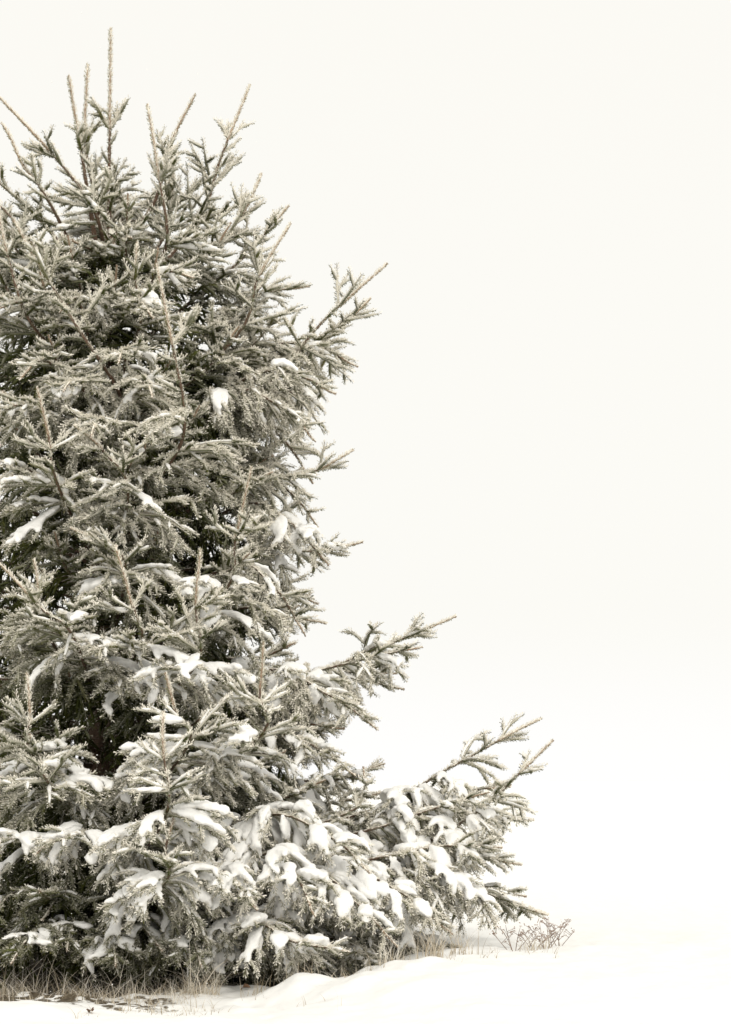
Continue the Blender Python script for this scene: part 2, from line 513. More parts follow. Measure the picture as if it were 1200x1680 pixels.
def build_branch(C, term=0.25, droop=0.5, ls=1.0, lod=0, bare=0.30, rime=0.82, snow=1.0, r0=0.016, maxlat=0.44):
    """One main branch: woody limb, side sprays with twigs, needles, snow. C: control points from the trunk outward."""
    global BRANCH_N
    P = catmull(C)
    wob = np.cumsum(np.cumsum(rng.normal(0, 1, P.shape), 0), 0)          # limbs are never quite smooth
    tt_ = np.linspace(0, 1, len(P))[:, None]
    wob = wob - wob[0] * (1 - tt_) - wob[-1] * tt_
    P = P + wob / (np.abs(wob).max() + 1e-9) * 0.022
    seg = np.linalg.norm(np.diff(P, axis=0), axis=1)
    S = np.concatenate([[0], np.cumsum(seg)]); L = S[-1]
    at = lambda s: np.stack([np.interp(s, S, P[:, k]) for k in range(3)], -1)
    tan = lambda s: nrm(at(np.minimum(s + 0.02, L)) - at(np.maximum(s - 0.02, 0)))
    term = min(term, 0.45 * L)
    # --- where the sprays leave
    lat_s, lat_kind = [], []
    node = L - term; step = term
    while node > bare * L:
        for _ in range(rng.integers(3, 6)):
            lat_s.append(node + rng.normal(0, 0.006)); lat_kind.append(1)
        step = max(step * 0.86, 0.14)
        lo = node - step
        nin = int(step / (0.115 if lod == 0 else 0.14))
        for q in range(nin):
            s = node - (q + 0.5 + rng.random() * 0.4) * step / (nin + 0.5)
            if s > bare * L:
                lat_s.append(s); lat_kind.append(0)
        node = lo
    SH0, SH1, SH2, SR, ST, SD = [], [], [], [], [], []      # needle-bearing shoots
    POWDER = []
    LA = []                                         # spray axes
    for s, kind in zip(lat_s, lat_kind):
        q = L - s
        p0 = at(s); T = tan(s)
        vert = ss(abs(T[2]), 0.55, 0.9)
        U = np.cross(T, UP) if abs(T[2]) < 0.97 else np.array([1.0, 0, 0])
        U = U / (np.linalg.norm(U) + 1e-9); Vv = np.cross(U, T)
        a_side = (0 if rng.random() < 0.5 else math.pi) + rng.normal(0, 0.42)
        if kind == 0 and vert < 0.5 and rng.random() < 0.25: a_side = -math.pi / 2 + rng.normal(0, 0.5)
        a_any = rng.random() * 2 * math.pi
        psi = a_any if rng.random() < vert else a_side
        rad = math.cos(psi) * U + math.sin(psi) * Vv
        age = ss(q, term * 0.9, term * 1.0 + 0.50)
        al = math.radians(50 + 14 * age + 16 * vert * (p0[2] < 3.7) - 8 * (p0[2] > 4.2) + rng.normal(0, 7))
        d0 = T * math.cos(al) + rad * math.sin(al)
        ll = min(maxlat, 0.055 + 0.48 * q) * ls
        ll *= (0.8 + 0.35 * rng.random()) if kind else (0.35 + 0.45 * rng.random())
        ll = max(ll, 0.045)
        g = droop * age * (0.75 + 0.6 * rng.random()) - 0.16 * (1 - age) * (p0[2] > 1.2)
        p1 = p0 + d0 * ll * 0.5
        dh = T * 0.35 + d0 * 0.9
        d2 = dh * (1 - 0.75 * max(g, 0)) + UP * (-1.6 * g)
        d2 = d2 / np.linalg.norm(d2)
        p2 = p1 + d2 * ll * 0.55
        LA.append((p0, p1, p2, ll, g, s / L, q))
    # --- twigs of each spray
    for (p0, p1, p2, ll, g, sl, q) in LA:
        pm = 0.25 * p0 + 0.5 * p1 + 0.25 * p2
        up_, vp_ = front(pm)  # image column and row; the rime amount below follows them
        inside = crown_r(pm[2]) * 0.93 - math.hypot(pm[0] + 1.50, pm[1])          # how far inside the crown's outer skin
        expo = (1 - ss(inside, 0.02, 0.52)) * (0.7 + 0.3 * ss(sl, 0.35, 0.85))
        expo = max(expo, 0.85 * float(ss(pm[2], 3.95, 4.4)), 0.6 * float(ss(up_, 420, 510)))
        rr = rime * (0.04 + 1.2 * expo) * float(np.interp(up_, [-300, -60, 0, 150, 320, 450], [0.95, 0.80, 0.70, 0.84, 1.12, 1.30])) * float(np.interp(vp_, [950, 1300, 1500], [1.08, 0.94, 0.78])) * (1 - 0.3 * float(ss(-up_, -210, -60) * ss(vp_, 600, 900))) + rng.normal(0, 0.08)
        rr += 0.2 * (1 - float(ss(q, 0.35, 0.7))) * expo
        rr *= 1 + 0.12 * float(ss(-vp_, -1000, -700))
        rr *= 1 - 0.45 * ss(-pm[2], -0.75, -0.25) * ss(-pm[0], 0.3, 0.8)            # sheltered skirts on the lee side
        laden = False
        if snow > 0 and lod == 0 and ll > 0.13 and (p2[2] - p0[2]) < 0.15 * ll and up_ > -45:
            ldv = snow_load(pm) * snow * expo ** 1.5
            laden = rng.random() < ldv
            if laden: rr += 0.22
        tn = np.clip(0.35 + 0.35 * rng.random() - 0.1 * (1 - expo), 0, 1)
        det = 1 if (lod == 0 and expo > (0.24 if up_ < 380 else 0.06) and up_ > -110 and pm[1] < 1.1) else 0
        SH0.append(p0); SH1.append(p1); SH2.append(p2); SR.append(rr); ST.append(tn); SD.append(det)
        tw = []
        if ll > 0.085:
            spac = 0.066 if det else 0.078
            nt_ = int((ll - 0.045) / spac)
            if nt_ > 0:
                ts = 1 - (0.045 + (np.arange(nt_) + rng.random(nt_) * 0.6) * spac) / ll
                ts = ts[ts > 0.06]
                m = len(ts)
                if m:
                    b0 = bez(p0[None], p1[None], p2[None], ts); Tt = bez_tan(p0[None], p1[None], p2[None], ts)
                    refv = np.where(np.abs(Tt[:, 2:3]) > 0.93, np.array([[0.7, -0.7, 0.0]]), UP[None])
                    Us = nrm(np.cross(Tt, refv)); Vs = np.cross(Us, Tt)
                    sgn = np.where((np.arange(m) + rng.integers(0, 2)) % 2 == 0, 0.0, math.pi)
                    ps = sgn + rng.normal(0, 0.38, m)
                    hang = rng.random(m) < 0.45 * max(g, 0.1)
                    ps = np.where(hang, -math.pi / 2 + rng.normal(0, 0.6, m), ps)
                    rd = np.cos(ps)[:, None] * Us + np.sin(ps)[:, None] * Vs
                    al = np.radians(48 + rng.normal(0, 7, m))[:, None]
                    dd = Tt * np.cos(al) + rd * np.sin(al)
                    qq = (1 - ts) * ll
                    tl = np.clip(0.068 + 0.36 * qq, 0.065, 0.155) * (0.7 + 0.45 * rng.random(m))
                    gg = (max(g, 0) * (0.55 + 0.6 * rng.random(m)))[:, None]
                    t1 = b0 + dd * (tl * 0.5)[:, None]
                    e = nrm(dd * (1 - 0.65 * gg) - UP * gg * 1.2 + Tt * 0.15)
                    t2 = t1 + e * (tl * 0.55)[:, None]
                    SH0.extend(b0); SH1.extend(t1); SH2.extend(t2)
                    SR.extend(rr + rng.normal(0, 0.07, m)); ST.extend(tn + rng.normal(0, 0.08, m)); SD.extend([det] * m)
                    tw = list(zip(b0, t1, t2, tl))
                    if det:                                    # twiglets on the longer twigs
                        for (x0, x1, x2, l_) in tw:
                            if l_ > 0.125:
                                k = int(l_ / 0.075)
                                tq = rng.uniform(0.2, 0.75, k)
                                c0 = bez(x0[None], x1[None], x2[None], tq); Tc = bez_tan(x0[None], x1[None], x2[None], tq)
                                Uc = nrm(np.cross(Tc, UP[None] + 0.01)) * np.where(np.arange(k) % 2 == 0, 1, -1)[:, None]
                                dc = nrm(Tc * 0.75 + Uc * 0.65 + rng.normal(0, 0.15, (k, 3)) - UP * 0.25 * max(g, 0))
                                lc = rng.uniform(0.045, 0.075, k)[:, None]
                                SH0.extend(c0); SH1.extend(c0 + dc * lc * 0.5); SH2.extend(c0 + dc * lc + Tc * lc * 0.1)
                                SR.extend(np.full(k, rr)); ST.extend(np.full(k, tn)); SD.extend([det] * k)
        # --- snow on the spray
        mid = bez(p0[None], p1[None], p2[None], np.array([0.6]))[0]
        if laden:
            if laden:
                heavy = 0.12 + 0.88 * rng.random() ** (2.4 if vp_ < 1000 else 1.3) if snow >= 1 else 0.1 + 0.5 * rng.random() ** 2
                tb = []
                n_ = 7
                t = np.linspace(0.12, 0.86, n_)
                pl = bez(p0[None], p1[None], p2[None], t)
                wd = 0.017 + 0.022 * heavy; hh = 0.0085 + 0.0150 * heavy
                prof = np.sin(np.linspace(0.55, math.pi - 0.45, n_)) * rng.uniform(0.8, 1.2, n_)
                tb.append(snow_tube(pl + UP * (hh * (0.5 + 0.35 * heavy) + 0.005), wd * prof * 1.45, hh * prof * 1.15))
                for (x0, x1, x2, l_) in tw:
                    if l_ < 0.05 or rng.random() < 0.12: continue
                    n2 = 5
                    t = np.linspace(0.0, rng.uniform(0.62, 0.95), n2)
                    pl = bez(x0[None], x1[None], x2[None], t)
                    prof = np.array([1.15, 1.05, 0.9, 0.72, 0.42]) * rng.uniform(0.75, 1.25, n2)
                    tb.append(snow_tube(pl + UP * (hh * (0.45 + 0.35 * heavy) + 0.005), wd * prof * 0.92, hh * prof))
                snow_jobs.append([None, tb, heavy * ll * len(tb)])
                snow_jobs[-1][0] = BRANCH_N
        # --- a thin line of powder along the top of single twigs
        elif det or expo > 0.5:
            pr = 1.1 * expo * min(snow, 1.2) * (0.26 + 0.6 * snow_load(pm))
            for (x0, x1, x2, l_) in tw + [(p0, p1, p2, ll)]:
                dz_ = (x2[2] - x0[2]) / l_
                if rng.random() > pr or abs(dz_) > 0.8: continue
                a_ = rng.uniform(0.05, 0.35); b_ = rng.uniform(0.55, 0.92)
                pl = bez(x0[None], x1[None], x2[None], np.linspace(a_, b_, 5))
                w_ = rng.uniform(0.006, 0.0125)
                pf = np.array([0.55, 1, 1, 0.95, 0.5]) * rng.uniform(0.65, 1.25, 5)
                POWDER.append(snow_tube(pl + UP * 0.0095, w_ * pf, w_ * 0.62 * pf, 6))
    # --- needles on the limb itself (its last few years of growth)
    lead0, lead1, lead2 = [], [], []
    ncut = max(2, int(term / 0.09))
    e = np.linspace(L - term, L, ncut + 1)
    for a_, b_ in zip(e[:-1], e[1:]):
        q0, qm, q2 = at(a_), at((a_ + b_) / 2), at(b_)
        lead0.append(q0); lead1.append(2 * qm - 0.5 * (q0 + q2)); lead2.append(q2)
    e = np.arange(max(L - term - 0.55, bare * L), L - term, 0.1)
    for a_ in e:
        b_ = min(a_ + 0.1, L - term)
        q0, qm, q2 = at(a_), at((a_ + b_) / 2), at(b_)
        SH0.append(q0); SH1.append(2 * qm - 0.5 * (q0 + q2)); SH2.append(q2); SR.append(rime * 0.8); ST.append(0.5); SD.append(1 if lod == 0 else 0)
    SH0, SH1, SH2 = (np.array(a) for a in (SH0, SH1, SH2)); SR = np.array(SR); ST = np.array(ST); SD = np.array(SD, bool)
    # --- wood
    smp = np.linspace(0, L, max(8, int(L / 0.07)))
    R = np.interp(smp, [0, 0.5 * L, L - term, L], [r0, r0 * 0.6, 0.0060, 0.0028])
    parts = [poly_tube(at(smp), R, 7 if lod == 0 else 5)]
    if LA:
        a0, a1, a2 = (np.array([l[k] for l in LA]) for k in range(3))
        lll = np.array([l[3] for l in LA])
        parts.append(tubes(a0, a1, a2, 0.0022 + 0.0055 * lll, np.full(len(LA), 0.0016), 3, 3))
    # bare dead twigs on the shaded inner part of the limb
    nd = int(bare * L * (12 if lod == 0 else 4))
    if nd:
        s_ = rng.uniform(0.08 * L, max(bare, 0.2) * L * 1.2, nd)
        s_ = s_[np.hypot(at(s_)[:, 0] + 1.5, at(s_)[:, 1]) < 0.85]; nd = len(s_)
    if nd:
        q0 = at(s_); dd = nrm(rng.normal(0, 1, (nd, 3)) * np.array([1, 1, 0.5]) - UP * 0.35)
        l_ = rng.uniform(0.1, 0.38, nd)[:, None]
        q1 = q0 + dd * l_ * 0.5; q2 = q1 + nrm(dd + rng.normal(0, 0.4, (nd, 3)) - UP * 0.25) * l_ * 0.5
        parts.append(tubes(q0, q1, q2, np.full(nd, 0.0035), np.full(nd, 0.0012), 3, 3))
    V, Q, Tq = merge(parts)
    br = add_obj("branch", make_mesh("branch", V - TREE_O, tris=Tq, quads=Q, smooth=True), m_bark, tree)
    # --- needles
    V1, Q1, T1, q1r, q1t = cores(SH0, SH1, SH2, SR, ST, np.where(SD, 0.0094, 0.0094)[:, None, None])
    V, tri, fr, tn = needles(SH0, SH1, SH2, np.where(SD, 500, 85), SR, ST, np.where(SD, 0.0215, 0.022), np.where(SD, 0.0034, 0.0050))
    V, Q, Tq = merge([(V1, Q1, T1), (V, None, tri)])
    
    ll_ = np.linalg.norm(SH2 - SH0, axis=1)
    SHOOT_LEN[0] += ll_[SD].sum(); SHOOT_N[0] += SD.sum(); SHOOT_LEN[1] += ll_[~SD].sum(); SHOOT_N[1] += (~SD).sum()
    add_obj("needles", make_mesh("needles", V - TREE_O, tris=Tq, quads=Q,
            attrs={"rime": np.concatenate([q1r, fr]), "tone": np.concatenate([q1t, tn])}), m_needle, br)["kind"] = "stuff"
    # --- the bare leading shoot at the tip
    l0, l1, l2 = (np.array(a) for a in (lead0, lead1, lead2))
    tip = at(np.linspace(L - term, L, 10))
    stem = poly_tube(tip, np.linspace(0.0070, 0.0050, 10), 6)
    bud = P[-1] + tan(L) * 0.004
    bl = 5
    dirs = nrm(tan(L)[None] * 1.0 + rng.normal(0, 0.38, (bl, 3)))
    bV, bQ = tubes(np.repeat((bud - tan(L) * 0.008)[None], bl, 0), bud + dirs * 0.007, bud + dirs * 0.013, np.full(bl, 0.0042), np.full(bl, 0.0014), 4, 2)
    V, Q, Tq = merge([stem, (bV, bQ)])
    ld = add_obj("leading_shoot", make_mesh("leading_shoot", V - TREE_O, tris=Tq, quads=Q, smooth=True), m_shoot, br)
    if lod == 0 and term > 0.135:
        V, tri, fr, tn = needles(l0, l1, l2, 1350, np.full(len(l0), rime * 0.95), np.full(len(l0), 0.9), 0.0225, 0.0025, 44.0)
    else:
        V, tri, fr, tn = needles(l0, l1, l2, 700 if lod == 0 else 200, np.full(len(l0), rime * 0.9), np.full(len(l0), 0.5), 0.0195, 0.0029 if lod == 0 else 0.0045)
    # leading needles live with the rest of that branch's needles but on the shoot itself
    me = make_mesh("shoot_needles", V - TREE_O, tris=tri, attrs={"rime": fr, "tone": tn})
    add_obj("shoot_needles", me, m_needle, br)["kind"] = "stuff"
    if POWDER:
        V, Q, Tq = merge(POWDER)
        V = V + rng.normal(0, 0.0011, V.shape)
        tag(add_obj("powder_snow", make_mesh("powder_snow", V - TREE_O, tris=Tq, quads=Q, smooth=True), m_snow, br), kind="stuff")
    BRANCHES.append(br)
    BRANCH_N += 1
    return br


BRANCHES = []
SHOOT_LEN = [0, 0]; SHOOT_N = [0, 0]


def px(*pts):
    return [W(*p) for p in pts]


HAND = [
    # crown tops
    (px((178, 440, 14), (184, 320, 14), (183, 215, 14), (182, 50, 14)), dict(term=0.56, droop=0.1, bare=0.1, rime=0.82, ls=0.62)),
    (px((160, 420, 13.95), (138, 310, 13.8), (126, 220, 13.75), (114, 128, 13.7)), dict(term=0.40, droop=0.1, bare=0.15, ls=0.6)),
    (px((165, 400, 14.1), (147, 290, 14.15), (142, 220, 14.2), (144, 108, 14.2)), dict(term=0.44, droop=0.1, bare=0.15, ls=0.6)),
    (px((185, 500, 14), (268, 410, 13.6), (258, 285, 13.5), (243, 175, 13.5)), dict(term=0.42, droop=0.2, bare=0.25, ls=0.7)),
    (px((182, 440, 14), (250, 330, 13.85), (278, 235, 13.75), (319, 158, 13.7)), dict(term=0.38, droop=0.1, bare=0.35, ls=0.6)),
    (px((185, 480, 14.1), (265, 400, 14.3), (282, 320, 14.35), (281, 240, 14.35)), dict(term=0.2, droop=0.2)),
    (px((185, 520, 14), (320, 375, 14.2), (358, 270, 14.2), (409, 142, 14.2)), dict(term=0.34, droop=0.15, bare=0.35, ls=0.75)),
    (px((185, 540, 14), (350, 405, 13.9), (390, 355, 13.9), (428, 288, 13.9)), dict(term=0.28, droop=0.3)),
    (px((185, 600, 14), (380, 440, 14.1), (430, 390, 14.1), (472, 340, 14.1)), dict(term=0.2, droop=0.3)),
    (px((185, 720, 14), (385, 560, 13.7), (430, 455, 13.6), (475, 370, 13.6)), dict(term=0.33, droop=0.3)),
    # upper left
    (px((180, 520, 14), (163, 365, 13.5), (95, 265, 13.4), (0, 160, 13.3)), dict(term=0.42, droop=0.15, ls=0.65)),
    (px((175, 520, 14), (85, 345, 13.4), (40, 275, 13.3), (5, 205, 13.25)), dict(term=0.36, droop=0.15, ls=0.65)),
    (px((175, 500, 14), (70, 360, 13.7), (0, 290, 13.7), (-60, 215, 13.7)), dict(term=0.36, droop=0.15, ls=0.65)),
    (px((175, 560, 14), (60, 420, 13.4), (0, 335, 13.3), (-70, 280, 13.3)), dict(term=0.3, droop=0.2)),
    (px((180, 760, 14), (205, 660, 13.2), (125, 525, 12.95), (25, 365, 12.85)), dict(term=0.34, droop=0.3, bare=0.3)),
    (px((175, 660, 14), (60, 540, 13.3), (20, 440, 13.2), (-5, 330, 13.2)), dict(term=0.3, droop=0.3)),
    # right outline, top to bottom
    (px((185, 820, 14), (430, 635, 13.9), (530, 525, 13.9), (633, 435, 13.9)), dict(term=0.36, droop=0.5, bare=0.3)),
    (px((185, 760, 14), (390, 590, 14.2), (510, 570, 14.3), (584, 600, 14.3)), dict(term=0.12, droop=0.8)),
    (px((185, 820, 14), (370, 645, 13.6), (460, 665, 13.5), (515, 722, 13.5)), dict(term=0.10, droop=0.9)),
    (px((185, 900, 14), (400, 800, 13.8), (500, 772, 13.7), (577, 740, 13.7)), dict(term=0.22, droop=0.7)),
    (px((185, 900, 14), (380, 750, 14.1), (465, 795, 14.2), (520, 862, 14.2)), dict(term=0.10, droop=0.9)),
    (px((185, 1010, 14), (390, 900, 14), (500, 898, 14), (592, 890, 14)), dict(term=0.22, droop=0.8)),
    (px((185, 1100, 14), (380, 1000, 13.8), (460, 1010, 13.7), (532, 1022, 13.7)), dict(term=0.18, droop=0.9)),
    (px((185, 1100, 14), (370, 960, 14.2), (440, 950, 14.3), (520, 990, 14.3)), dict(term=0.12, droop=0.9)),
    (px((180, 1230, 14), (480, 1115, 13.7), (620, 1060, 13.6), (745, 1012, 13.6)), dict(term=0.30, droop=0.75, maxlat=0.62)),
    (px((180, 1240, 14), (420, 1100, 13.4), (540, 1140, 13.1), (618, 1195, 13.0)), dict(term=0.10, droop=0.9)),
    (px((180, 1250, 14), (440, 1130, 14.0), (560, 1110, 14.0), (660, 1130, 14.0)), dict(term=0.12, droop=0.9)),
    (px((180, 1320, 14), (420, 1190, 13.5), (500, 1190, 13.3), (562, 1195, 13.2)), dict(term=0.12, droop=0.8, snow=1.3)),
    (px((180, 1420, 14), (560, 1350, 13.5), (740, 1265, 13.4), (886, 1180, 13.4)), dict(term=0.26, droop=0.65, bare=0.2)),
    (px((180, 1450, 14), (600, 1410, 13.3), (770, 1345, 13.1), (905, 1217, 13.1)), dict(term=0.24, droop=0.6, bare=0.2)),
    (px((180, 1430, 14.1), (560, 1365, 13.9), (740, 1335, 14.0), (872, 1345, 14.0)), dict(term=0.14, droop=0.7)),
    (px((180, 1470, 14), (560, 1410, 13.3), (730, 1400, 13.2), (852, 1418, 13.2)), dict(term=0.14, droop=0.8)),
    (px((180, 1500, 14), (520, 1430, 13), (720, 1440, 12.9), (895, 1500, 12.9)), dict(term=0.14, droop=0.8)),
    (px((180, 1500, 14), (500, 1420, 12.7), (640, 1460, 12.5), (740, 1530, 12.5)), dict(term=0.10, droop=0.9, snow=1.4)),
    (px((180, 1240, 14), (470, 1120, 13.5), (600, 1085, 13.4), (690, 1062, 13.35)), dict(term=0.12, droop=0.95, bare=0.25, ls=1.1)),
    (px((180, 1240, 14), (460, 1130, 13.8), (570, 1110, 13.8), (648, 1105, 13.8)), dict(term=0.1, droop=1.0, bare=0.25)),
    (px((180, 1300, 14), (400, 1200, 13.3), (500, 1215, 13.1), (580, 1270, 13.0)), dict(term=0.1, droop=0.95)),
    (px((180, 1430, 14), (560, 1370, 13.2), (700, 1330, 13.1), (800, 1300, 13.05)), dict(term=0.12, droop=0.9, bare=0.2)),
    (px((180, 1440, 14), (560, 1360, 13.7), (720, 1310, 13.7), (835, 1290, 13.7)), dict(term=0.12, droop=0.9, bare=0.2)),
    (px((180, 1470, 14), (560, 1420, 13.0), (720, 1390, 12.9), (820, 1390, 12.85)), dict(term=0.1, droop=0.9, bare=0.25)),
    (px((180, 1480, 14), (560, 1440, 13.5), (740, 1450, 13.5), (860, 1470, 13.5)), dict(term=0.1, droop=0.8, bare=0.25)),
    (px((300, 1420, 13.5), (545, 1345, 13.0), (590, 1305, 13.0), (597, 1262, 13.0)), dict(term=0.08, droop=0.3, ls=0.5)),
    (px((185, 800, 14), (420, 620, 14.25), (520, 560, 14.3), (606, 492, 14.3)), dict(term=0.16, droop=0.6, ls=1.15)),
    (px((185, 790, 14), (400, 620, 13.7), (490, 610, 13.6), (548, 645, 13.6)), dict(term=0.1, droop=0.9)),
    (px((185, 700, 14), (360, 520, 13.9), (440, 480, 13.9), (505, 470, 13.9)), dict(term=0.13, droop=0.7)),
    (px((185, 860, 14), (390, 700, 13.9), (460, 720, 13.9), (512, 790, 13.9)), dict(term=0.1, droop=0.9)),
    (px((185, 960, 14), (390, 830, 13.8), (470, 850, 13.7), (538, 925, 13.7)), dict(term=0.1, droop=0.9)),
    (px((185, 1060, 14), (380, 930, 13.5), (450, 960, 13.4), (500, 1040, 13.4)), dict(term=0.1, droop=0.9)),
    # dense upper shelves on the near side
    (px((180, 470, 14), (165, 420, 13.6), (150, 405, 13.4), (120, 395, 13.25)), dict(term=0.09, droop=0.5, bare=0.08, snow=2.4)),
    (px((182, 470, 14), (195, 415, 13.6), (200, 395, 13.4), (215, 390, 13.25)), dict(term=0.09, droop=0.6, bare=0.08, snow=2.4)),
    (px((180, 480, 14), (130, 440, 13.6), (90, 425, 13.35), (50, 420, 13.2)), dict(term=0.09, droop=0.6, bare=0.08, snow=1.5)),
    (px((182, 500, 14), (240, 450, 13.5), (280, 440, 13.3), (315, 455, 13.2)), dict(term=0.09, droop=0.8, bare=0.08)),
    (px((182, 560, 14), (215, 500, 13.4), (235, 495, 13.1), (250, 520, 12.95)), dict(term=0.09, droop=0.8, bare=0.08)),
    (px((180, 560, 14), (145, 500, 13.4), (125, 490, 13.1), (100, 510, 12.95)), dict(term=0.09, droop=0.8, bare=0.08)),
    (px((182, 400, 14), (160, 350, 14.2), (130, 335, 14.35), (90, 330, 14.5)), dict(term=0.12, droop=0.4, bare=0.05)),
    (px((182, 400, 14), (215, 350, 14.2), (240, 335, 14.35), (280, 330, 14.5)), dict(term=0.12, droop=0.4, bare=0.05)),
    (px((182, 430, 14), (190, 380, 14.3), (170, 365, 14.5), (180, 360, 14.7)), dict(term=0.12, droop=0.4, bare=0.05)),
    (px((182, 500, 14), (120, 440, 14.3), (80, 430, 14.5), (40, 430, 14.7)), dict(term=0.12, droop=0.5, bare=0.05)),
    (px((182, 500, 14), (240, 450, 14.3), (280, 440, 14.5), (330, 440, 14.7)), dict(term=0.12, droop=0.5, bare=0.05)),
    # limbs reaching towards the camera, tips turned up
    (px((185, 860, 14), (292, 730, 12.9), (277, 570, 12.6), (258, 438, 12.55)), dict(term=0.40, droop=0.4)),
    (px((185, 660, 14), (230, 530, 13.3), (226, 460, 13.2), (225, 400, 13.2)), dict(term=0.19, droop=0.3)),
    (px((170, 950, 14), (90, 790, 12.7), (78, 720, 12.6), (62, 640, 12.55)), dict(term=0.31, droop=0.4)),
    (px((175, 960, 14), (210, 810, 12.8), (168, 745, 12.7), (125, 700, 12.65)), dict(term=0.18, droop=0.4)),
    (px((180, 1130, 14), (365, 970, 12.9), (387, 880, 12.75), (412, 770, 12.7)), dict(term=0.38, droop=0.5)),
    (px((175, 1200, 14), (232, 1060, 12.5), (212, 980, 12.35), (190, 898, 12.3)), dict(term=0.33, droop=0.4, snow=1.2)),
    (px((180, 1220, 14), (320, 1090, 12.5), (322, 990, 12.35), (329, 905, 12.3)), dict(term=0.28, droop=0.4, snow=1.2)),
    (px((175, 1080, 14), (205, 935, 12.8), (165, 900, 12.7), (120, 868, 12.65)), dict(term=0.19, droop=0.5)),
    (px((170, 1200, 14), (115, 1050, 12.4), (60, 1000, 12.3), (0, 925, 12.25)), dict(term=0.26, droop=0.4)),
    (px((170, 1180, 14), (75, 1030, 12.7), (60, 975, 12.6), (57, 922, 12.6)), dict(term=0.15, droop=0.4)),
    (px((180, 1370, 14), (415, 1220, 12.3), (424, 1140, 12.2), (432, 1058, 12.15)), dict(term=0.31, droop=0.5, snow=1.3)),
    (px((180, 1380, 14), (312, 1220, 12.2), (294, 1165, 12.1), (273, 1108, 12.05)), dict(term=0.23, droop=0.5, snow=1.2)),
    (px((180, 1480, 14), (275, 1340, 11.9), (268, 1250, 11.8), (268, 1172, 11.8)), dict(term=0.22, droop=0.5, snow=1.3)),
    (px((180, 1520, 14), (270, 1450, 11.9), (280, 1385, 11.85), (291, 1325, 11.85)), dict(term=0.19, droop=0.6, snow=1.2)),
    (px((170, 1360, 14), (62, 1235, 12.3), (55, 1170, 12.2), (45, 1108, 12.2)), dict(term=0.26, droop=0.4)),
    (px((170, 1400, 14), (85, 1290, 12.2), (70, 1245, 12.2), (50, 1208, 12.2)), dict(term=0.1, droop=0.5)),
    # near-side limbs that close the upper left of the crown
    (px((180, 720, 14), (100, 610, 13.2), (70, 595, 12.9), (35, 620, 12.8)), dict(term=0.1, droop=0.8)),
    (px((180, 760, 14), (70, 670, 13.1), (30, 660, 12.8), (-15, 690, 12.75)), dict(term=0.1, droop=0.8)),
    (px((180, 760, 14), (140, 640, 13.1), (125, 620, 12.8), (105, 640, 12.65)), dict(term=0.1, droop=0.8)),
    (px((182, 820, 14), (165, 710, 13.0), (160, 690, 12.7), (150, 715, 12.55)), dict(term=0.1, droop=0.9)),
    (px((182, 720, 14), (200, 600, 13.1), (200, 575, 12.85), (195, 595, 12.7)), dict(term=0.1, droop=0.8)),
    (px((184, 760, 14), (235, 640, 13.0), (245, 625, 12.8), (250, 650, 12.65)), dict(term=0.1, droop=0.9)),
    (px((180, 860, 14), (60, 780, 13.0), (30, 770, 12.75), (0, 800, 12.7)), dict(term=0.1, droop=0.8)),
    (px((180, 620, 14), (60, 500, 13.3), (30, 490, 13.1), (-10, 510, 13.0)), dict(term=0.1, droop=0.7)),
    # low shelves in front
    (px((170, 1500, 14), (60, 1390, 12.4), (30, 1375, 12.1), (-30, 1390, 12.0)), dict(term=0.1, droop=0.8, snow=1.4)),
    (px((170, 1500, 14), (150, 1385, 12.5), (110, 1375, 12.0), (60, 1400, 11.9)), dict(term=0.1, droop=0.8, snow=1.4)),
    (px((175, 1540, 14), (330, 1440, 12.4), (385, 1440, 11.9), (420, 1490, 11.8)), dict(term=0.1, droop=0.9, snow=1.4)),
    (px((175, 1540, 14), (420, 1400, 12.4), (480, 1435, 12.1), (515, 1500, 12.0)), dict(term=0.1, droop=0.9, snow=1.4)),
    (px((175, 1560, 14), (400, 1510, 12.4), (480, 1535, 12.0), (570, 1560, 11.9)), dict(term=0.1, droop=0.6, snow=1.5, maxlat=0.4)),
    (px((180, 1500, 14), (420, 1345, 12.6), (540, 1370, 12.3), (605, 1430, 12.2)), dict(term=0.1, droop=0.9, snow=1.6)),
    (px((180, 1520, 14), (470, 1430, 12.5), (580, 1480, 12.2), (650, 1550, 12.1)), dict(term=0.1, droop=0.9, snow=1.5)),
]
for (u0, u1, v0, dd) in ((480, 530, 1530, 12.4), (560, 620, 1525, 12.6), (620, 690, 1520, 12.75), (690, 770, 1525, 12.9), (-20, -60, 1500, 12.3), (60, 20, 1520, 12.0), (120, 110, 1500, 12.15), (180, 190, 1525, 11.95), (235, 265, 1500, 12.1), (300, 330, 1525, 12.0),
                         (20, -20, 1460, 12.2), (100, 70, 1450, 12.3), (190, 180, 1460, 12.2), (340, 370, 1480, 12.2), (0, -30, 1270, 12.6), (120, 100, 1300, 12.6)):
    HAND.append((px((175, min(v0 + 70, 1575), 14), (u0 * 0.5 + 85, v0 + 5, 13.0), (u0, v0 + 12, dd + 0.25), (u1, v0 + 58, dd)), dict(term=0.09, droop=0.95, rime=0.5, snow=0.7)))
for C, kw in HAND:
    build_branch(C, **kw)

